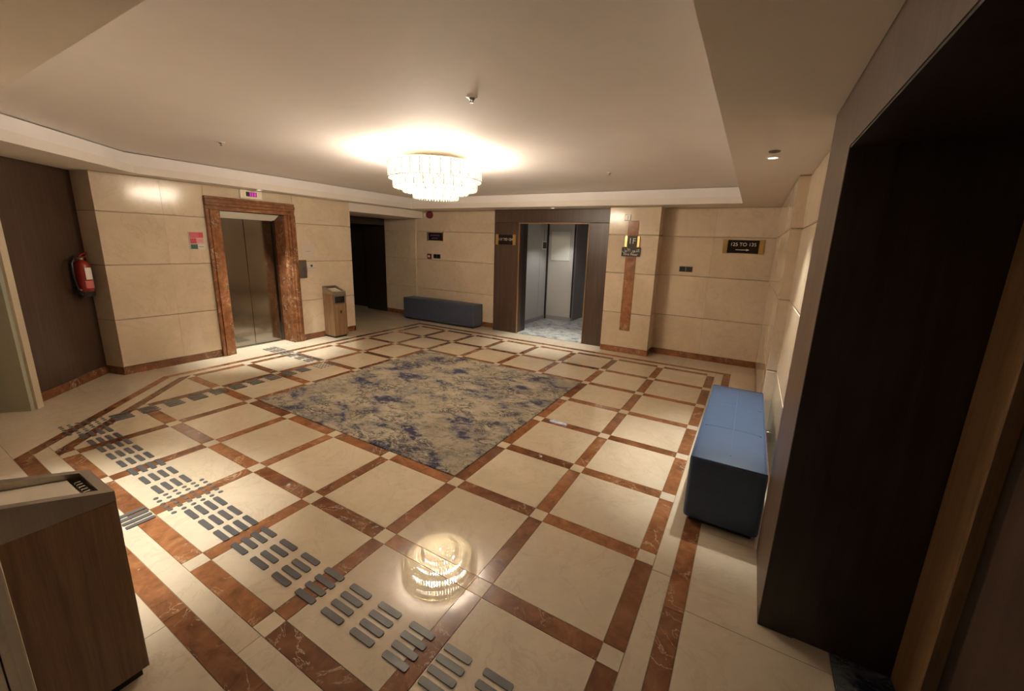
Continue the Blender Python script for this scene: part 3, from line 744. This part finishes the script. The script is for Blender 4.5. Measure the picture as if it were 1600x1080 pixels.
# ================================================================== BENCHES
def bench(name, label, x0, x1, y0, y1, h, m, seams):
    t = thing(name, label, 'bench', ((x0 + x1) / 2, (y0 + y1) / 2, 0), 'upholstered benches')
    bm = new(); box(bm, x0, x1, y0, y1, 0.045, h)
    bmesh.ops.subdivide_edges(bm, edges=bm.edges[:], cuts=7, use_grid_fill=True)
    cx, cy = (x0 + x1) / 2 * S, (y0 + y1) / 2 * S; hx, hy = (x1 - x0) / 2 * S, (y1 - y0) / 2 * S
    for v in bm.verts:
        if abs(v.co.z - h * S) < 1e-5:
            u, w_ = (v.co.x - cx) / hx, (v.co.y - cy) / hy
            v.co.z += 0.022 * S * (1 - u ** 4) * (1 - w_ ** 6)
    es = [e for e in bm.edges if len(e.link_faces) == 2 and e.calc_face_angle(0) > 0.9]
    bmesh.ops.bevel(bm, geom=es, offset=0.035 * S, segments=3, profile=0.5, affect='EDGES')
    body = obj('upholstery', bm, m, t, smooth=True)
    bx('plinth', 'black', t, x0 + 0.05, x1 - 0.05, y0 + 0.05, y1 - 0.05, 0.001, 0.05)
    bm = new(); r = 0.008                       # piping round the top edge
    zt = h - 0.004
    q = 0.012
    tube(bm, [(x0 + q, y0 + q, zt), (x1 - q, y0 + q, zt), (x1 - q, y1 - q, zt), (x0 + q, y1 - q, zt), (x0 + q, y0 + q, zt)], r, 6)
    obj('piping', bm, m, body)
    for s in seams:
        bm = new(); tube(bm, [(p[0], p[1], h + 0.020 - 0.0) if False else p for p in s], 0.0045, 5); obj('seam', bm, 'seam', body)
    return t
def crown(x0, x1, y0, y1, h, x, y):
    u, w_ = (x - (x0 + x1) / 2) / ((x1 - x0) / 2), (y - (y0 + y1) / 2) / ((y1 - y0) / 2)
    return (x, y, h + 0.022 * (1 - u ** 4) * (1 - w_ ** 6) + 0.0005)
b1 = (-7.33, -4.50, 6.40, 6.892, 0.69)
bench('upholstered_bench', 'long slate blue bench against the back marble wall', *b1, 'fabric', [])
b2 = (2.18, 2.80, 0.66, 3.0, 0.665)
sm = [[crown(*b2, 2.50, 0.84 + k * 0.185) for k in range(12)]]
for yy in (1.45, 2.2): sm.append([crown(*b2, 2.23 + k * 0.075, yy) for k in range(8)])
bench('upholstered_bench', 'bright blue topped bench at the right beside the dark wooden doorway', *b2, 'fabricblue', sm)

# ================================================================== BINS
def bin_(label, loc, rot):
    """front faces local -y; width along x; back at y = 0"""
    t = thing('ashtray_bin', label, 'bin', loc, 'ashtray litter bins')
    W, D, H = 0.19, 0.40, 1.12
    def part(name, bm, m, par=t, **k):
        o = obj(name, bm, m, None, **k); o.parent = par
        o.location = Vector(o.location) - (Vector((0, 0, 0)) if par is t else Vector(par.location))
        return o
    part('plinth', box(new(), -W + 0.02, W - 0.02, -D + 0.03, -0.02, 0.001, 0.05), 'black')
    for s in (-1, 1): part('side_panel', box(new(), *sorted((s * W, s * (W - 0.025))), -D, 0, 0.05, H, bevel=0.005), 'binwood')
    part('back_panel', box(new(), -W + 0.026, W - 0.026, -0.03, -0.002, 0.05, H), 'binwood')
    fp = part('front_panel', box(new(), -W + 0.026, W - 0.026, -D + 0.004, -D + 0.03, 0.05, 0.86, bevel=0.004), 'binwood')
    sf = part('slot_frame', (lambda b: (box(b, -W + 0.026, W - 0.026, -D - 0.006, -D + 0.03, 0.862, 0.895, bevel=0.004), box(b, -W + 0.026, W - 0.026, -D - 0.006, -D + 0.03, 1.055, H, bevel=0.004), box(b, -W + 0.026, -W + 0.05, -D - 0.006, -D + 0.03, 0.895, 1.055), box(b, W - 0.05, W - 0.026, -D - 0.006, -D + 0.03, 0.895, 1.055), b)[-1])(new()), 'steelbin')
    part('slot', box(new(), -W + 0.05, W - 0.05, -D + 0.06, -D + 0.08, 0.88, 1.07), 'black', sf)
    part('plaque', (lambda b: (lathe(b, (0, 0), [(0.028, 0), (0.028, 0.006)], 14), b)[-1])(new()), 'wooddark', fp, xf=Matrix.Translation(Vector((0.02, -D + 0.003, 0.66)) * S) @ Matrix.Diagonal((0.8, 1, 1.6, 1)) @ Matrix.Rotation(math.pi / 2, 4, 'X'))
    # sloping steel hood: open frame with a sunken sand tray
    bm = new(); e = 0.045
    zb, zf = 1.30, 1.175
    Zt = lambda y: zf + (zb - zf) * (y + D) / D
    o_ = [(-W, -D), (W, -D), (W, 0), (-W, 0)]; i_ = [(-W + e, -D + e), (W - e, -D + e), (W - e, -e), (-W + e, -e)]
    v = lambda x, y, z: bm.verts.new((x * S, y * S, z * S))
    ob = [v(x, y, H + 0.001) for x, y in o_]; ot = [v(x, y, Zt(y)) for x, y in o_]; it = [v(x, y, Zt(y)) for x, y in i_]; ib = [v(x, y, H + 0.02) for x, y in i_]
    for k in range(4):
        n_ = (k + 1) % 4
        bm.faces.new([ob[k], ob[n_], ot[n_], ot[k]]); bm.faces.new([ot[k], ot[n_], it[n_], it[k]]); bm.faces.new([it[k], it[n_], ib[n_], ib[k]])
    bm.faces.new(ib); bm.faces.new(ob[::-1])
    hood = part('hood', bm, 'steelbin')
    bm = new(); zs = 1.125
    bx4 = [(-W + e + 0.004, -D + e + 0.05), (W - e - 0.004, -D + e + 0.05), (W - e - 0.004, -e - 0.004), (-W + e + 0.004, -e - 0.004)]
    lo_ = [bm.verts.new((x * S, y * S, 1.142 * S)) for x, y in bx4]; hi_ = [bm.verts.new((x * S, y * S, (1.15 + 0.10 * (y + D) / D) * S)) for x, y in bx4]
    bm.faces.new(hi_); bm.faces.new(lo_[::-1])
    for k in range(4): bm.faces.new([lo_[k], lo_[(k + 1) % 4], hi_[(k + 1) % 4], hi_[k]])
    part('sand_tray', bm, 'sand', hood)
    for k in range(7): part('grille_stud', box(new(), -W + e + 0.012 + k * 0.037, -W + e + 0.030 + k * 0.037, -D + e + 0.008, -D + e + 0.035, 1.1405, 1.165, bevel=0.004), 'chrome', hood)
    t.rotation_euler = (0, 0, rot)
    return t
bin_('wood-sided ashtray bin with black slot right of the elevator', (-6.944, 3.50, 0), math.radians(90))
bin_('large dark wooden ashtray bin with steel top in the left foreground', (-0.46, -2.842, 0), math.radians(180))

# ================================================================== FIRE EXTINGUISHER
rr = math.sqrt(0.5)
EXT = (-6.99, -0.84)
ex = thing('fire_extinguisher', 'red fire extinguisher hung on the dark wood corner wall', 'fire extinguisher', (EXT[0], EXT[1], 1.42))
c = EXT
exb = obj('cylinder', lathe(new(), c, [(0.095, 1.50), (0.1, 1.51), (0.1, 1.92), (0.085, 1.965), (0.045, 2.0), (0.03, 2.01)], 28), 'redpaint', ex, smooth=True)
obj('base_ring', lathe(new(), c, [(0.085, 1.425), (0.101, 1.43), (0.103, 1.505), (0.09, 1.508)], 28), 'black', ex)
obj('neck', lathe(new(), c, [(0.032, 2.005), (0.04, 2.02), (0.04, 2.05), (0.025, 2.06)], 16), 'chrome', ex)
def loc_ext(a, d, z): return (c[0] + a * rr + d * rr, c[1] - a * rr + d * rr, z)      # a along the wall to the right of frame-left, d into the room
bm = new(); tube(bm, [loc_ext(0.03, 0, 2.055), loc_ext(-0.02, 0.01, 2.10), loc_ext(-0.12, 0.02, 2.12)], 0.014, 6); tube(bm, [loc_ext(0.0, 0, 2.05), loc_ext(-0.10, 0.02, 2.06)], 0.012, 6)
obj('handle', bm, 'redpaint', ex)
bm = new(); tube(bm, [loc_ext(0.03, 0, 2.03), loc_ext(0.12, 0.0, 2.05), loc_ext(0.19, 0.0, 1.97), loc_ext(0.205, 0.0, 1.80), loc_ext(0.18, 0.0, 1.62), loc_ext(0.14, 0.01, 1.50)], 0.014, 8)
obj('hose', bm, 'black', ex, smooth=True)
bm = new(); tube(bm, [loc_ext(0.14, 0.01, 1.50), loc_ext(0.12, 0.015, 1.45)], 0.022, 8); obj('nozzle', bm, 'black', ex)
bm = new(); tube(bm, [(c[0] + q_ * math.cos(-0.85), c[1] + q_ * math.sin(-0.85), 1.535) for q_ in (0.095, 0.112)], 0.013, 8); obj('gauge', bm, 'white', ex)
def wrap(a0, a1, z0, z1, r):
    bm = new(); n = 8; A = [math.radians(a0 + (a1 - a0) * k / n) for k in range(n + 1)]
    lo = [bm.verts.new(((c[0] + r * math.cos(a)) * S, (c[1] + r * math.sin(a)) * S, z0 * S)) for a in A]; hi = [bm.verts.new(((c[0] + r * math.cos(a)) * S, (c[1] + r * math.sin(a)) * S, z1 * S)) for a in A]
    for k in range(n): bm.faces.new([lo[k], lo[k + 1], hi[k + 1], hi[k]])
    return bm
obj('label_white', wrap(2, 68, 1.70, 1.89, 0.1015), 'paper', exb); obj('label_pink', wrap(-8, 74, 1.56, 1.68, 0.1015), 'pinklabel', exb)
bm = new(); tube(bm, [loc_ext(0, -0.095, 1.96), loc_ext(0, -0.146, 1.96)], 0.02, 6); tube(bm, [loc_ext(0, -0.095, 1.6), loc_ext(0, -0.146, 1.6)], 0.02, 6); obj('wall_bracket', bm, 'steeldark', ex)

# ================================================================== SIGNS, SWITCHES, ALARMS
def text_mesh(name, s, size, loc, rot, m, parent, ext=0.0008):
    cu = bpy.data.curves.new(name, 'FONT'); cu.body = s; cu.size = size; cu.extrude = ext; cu.align_x = 'CENTER'; cu.align_y = 'CENTER'
    o = bpy.data.objects.new(name, cu); C.objects.link(o)
    dg = bpy.context.evaluated_depsgraph_get(); me = bpy.data.meshes.new_from_object(o.evaluated_get(dg))
    bpy.data.objects.remove(o); me.materials.clear(); me.materials.append(M[m])
    o = bpy.data.objects.new(name, me); C.objects.link(o); o.rotation_euler = rot
    put(o, Vector(loc) * S, parent); return o
FB = (math.pi / 2, 0, 0)              # reads from -y
def plate_sign(label, x0, x1, y, z0, z1, clips, m='plate'):
    t = thing('room_sign', label, 'sign', ((x0 + x1) / 2, y, z0), 'room direction signs')
    bx('plate', m, t, x0, x1, y - 0.022, y - 0.001, z0, z1, bevel=0.003, seg=1)
    for a, b, mm in clips: bx('end_clip', mm, t, a, b, y - 0.028, y - 0.001, z0 - 0.012, z1 + 0.012, bevel=0.003, seg=1)
    return t
def arrow(t, xa, xb, y, z, h=0.012, m='signtext'):
    bm = new(); s = 1 if xb > xa else -1
    for pts in ([(xa, z - h / 2), (xb - s * 0.05, z - h / 2), (xb - s * 0.05, z + h / 2), (xa, z + h / 2)], [(xb - s * 0.055, z - 0.022), (xb, z), (xb - s * 0.055, z + 0.022)]):
        f = [bm.verts.new((x * S, y * S, zz * S)) for x, zz in pts]; b = [bm.verts.new((x * S, (y + 0.004) * S, zz * S)) for x, zz in pts]
        bm.faces.new(f); bm.faces.new(b[::-1])
        for k in range(len(pts)): bm.faces.new([f[k], b[k], b[(k + 1) % len(pts)], f[(k + 1) % len(pts)]])
    obj('arrow', bm, m, t)
s3 = plate_sign('black room sign with right-pointing arrow on the recessed wall right of the pier', 1.91, 2.50, 6.918, 2.475, 2.75, [(1.82, 1.909, 'gold'), (2.501, 2.59, 'gold')])
text_mesh('lettering', '125 TO 135', 0.070, (2.205, 6.918 - 0.0225, 2.655), FB, 'signtext', s3); arrow(s3, 2.07, 2.33, 6.918 - 0.0265, 2.545)
s2 = plate_sign('black room sign on the left leg of the wooden corridor doorway', -3.87, -3.40, 6.719, 2.485, 2.745, [(-3.955, -3.872, 'gold'), (-3.398, -3.315, 'gold')])
text_mesh('lettering', '117 TO 124', 0.066, (-3.635, 6.719 - 0.0225, 2.62), FB, 'signtext', s2)
s1 = plate_sign('small violet-black sign on the marble wall above the slate blue bench', -6.67, -6.12, 6.949, 2.53, 2.775, [(-6.735, -6.672, 'steeldark'), (-6.118, -6.055, 'gold')], 'plateviolet')
for z, a, b in ((2.69, -6.60, -6.22), (2.60, -6.55, -6.28)): bx('faint_line', 'dimtext', s1, a, b, 6.949 - 0.0235, 6.949 - 0.022, z - 0.02, z + 0.02)
# floor number on the pier
s5 = thing('floor_sign', 'black floor number sign 1F with gold sides on the marble pier', 'sign', (-0.03, 6.43, 2.31))
np_ = bx('number_plate', 'plate', s5, -0.145, 0.075, 6.405, 6.434, 2.525, 2.78, bevel=0.003, seg=1)
bx('gold_side', 'gold', s5, -0.205, -0.147, 6.412, 6.449, 2.525, 2.77, bevel=0.004, seg=1); bx('gold_side', 'gold', s5, 0.077, 0.135, 6.412, 6.449, 2.525, 2.77, bevel=0.004, seg=1)
nm_ = bx('name_plate', 'plate', s5, -0.255, 0.165, 6.400, 6.434, 2.315, 2.522, bevel=0.003, seg=1)
text_mesh('lettering', '1F', 0.125, (-0.035, 6.4045, 2.655), FB, 'signtext', np_)
text_mesh('lettering', 'First Floor', 0.054, (-0.045, 6.3995, 2.36), FB, 'signtext', nm_)
text_mesh('lettering', '\uFEDD\uFEED\uFEF7\uFE8D \uFEAD\uFEED\uFEAA\uFEDF\uFE8D', 0.068, (-0.045, 6.3995, 2.45), FB, 'signtext', nm_)
sc_ = thing('wall_bracket', 'small clear bracket on the marble pier above the sign strip', 'bracket', (-0.19, 6.44, 3.12))
bx('plate', 'acrylic', sc_, -0.26, -0.12, 6.425, 6.449, 3.12, 3.25, bevel=0.006); bx('hook', 'steeldark', sc_, -0.20, -0.18, 6.415, 6.426, 3.14, 3.22)
def switch(label, x0, x1, y, z0, z1, frame='steeldark'):
    t = thing('double_switch', label, 'switch', ((x0 + x1) / 2, y, z0), 'double wall switches')
    pl = bx('plate', frame, t, x0, x1, y - 0.012, y - 0.001, z0, z1, bevel=0.003, seg=1); xm = (x0 + x1) / 2
    bx('rocker', 'black', pl, x0 + 0.008, xm - 0.008, y - 0.022, y - 0.011, z0 + 0.01, z1 - 0.01, bevel=0.003, seg=1)
    bx('rocker', 'black', pl, xm + 0.008, x1 - 0.008, y - 0.022, y - 0.011, z0 + 0.01, z1 - 0.01, bevel=0.003, seg=1)
switch('pair of dark switches on the recessed wall right of the pier', 0.975, 1.26, 6.92, 2.01, 2.14)
switch('pair of black switches on the marble wall above the slate blue bench', -6.49, -6.20, 6.95, 1.97, 2.11)
fc = thing('fire_call_point', 'small red fire call point left of the black switches', 'call point', (-6.65, 6.94, 1.95))
bx('case', 'redplastic', fc, -6.735, -6.565, 6.915, 6.949, 1.95, 2.11, bevel=0.006); bx('glass', 'white', fc, -6.69, -6.62, 6.910, 6.916, 2.0, 2.06)
si = thing('alarm_sounder', 'dark red alarm sounder high in the corner beside the passage beam', 'alarm', (-6.60, 6.94, 3.28))
obj('body', lathe(new(), (0, 0), [(0.13, 0.0), (0.13, 0.07), (0.11, 0.13), (0.07, 0.15)], 24), 'redplastic', si, xf=Matrix.Translation(Vector((-6.60, 6.949, 3.31)) * S) @ Matrix.Rotation(math.pi / 2, 4, 'X') @ Matrix.Scale(0.85, 4))
bx('base', 'white', si, -6.83, -6.70, 6.90, 6.949, 3.27, 3.35, bevel=0.006)
# things in the corridor
cs = thing('corridor_switch', 'grey switch box with a cable conduit on the corridor left wall', 'switch', (-3.65, 9.14, 2.36))
bx('box', 'white', cs, -3.659, -3.635, 9.0, 9.30, 2.36, 2.64, bevel=0.005); bx('rocker', 'black', cs, -3.636, -3.625, 9.03, 9.27, 2.40, 2.60, bevel=0.004)
bx('conduit', 'corrdark', cs, -3.659, -3.645, 9.13, 9.15, 2.64, 3.29)
cl = thing('corridor_light', 'bright cool ceiling light panel seen at the top of the corridor doorway', 'ceiling light', (-2.5, 8.5, 3.28))
bx('frame', 'white', cl, -2.86, -2.14, 8.40, 8.62, 3.272, 3.299); bx('panel', 'led', cl, -2.80, -2.20, 8.43, 8.59, 3.264, 3.2715)
L = bpy.data.lights.new('panel_light', 'SPOT'); L.energy = K_CORR; L.color = (0.97, 1.0, 0.97); L.spot_size = math.radians(112); L.spot_blend = 0.4; L.shadow_soft_size = 0.08
o = bpy.data.objects.new('panel_light', L); C.objects.link(o); put(o, Vector((-2.5, 8.5, 3.25)) * S, cl)

# ================================================================== LOBBY BEHIND THE CAMERA: unseen downlights added to lift the foreground
for x, y in ((0.9, -4.2), (2.2, -5.8)): downlight(x, y, None, K_FRONT, par=ceil, cone=140)
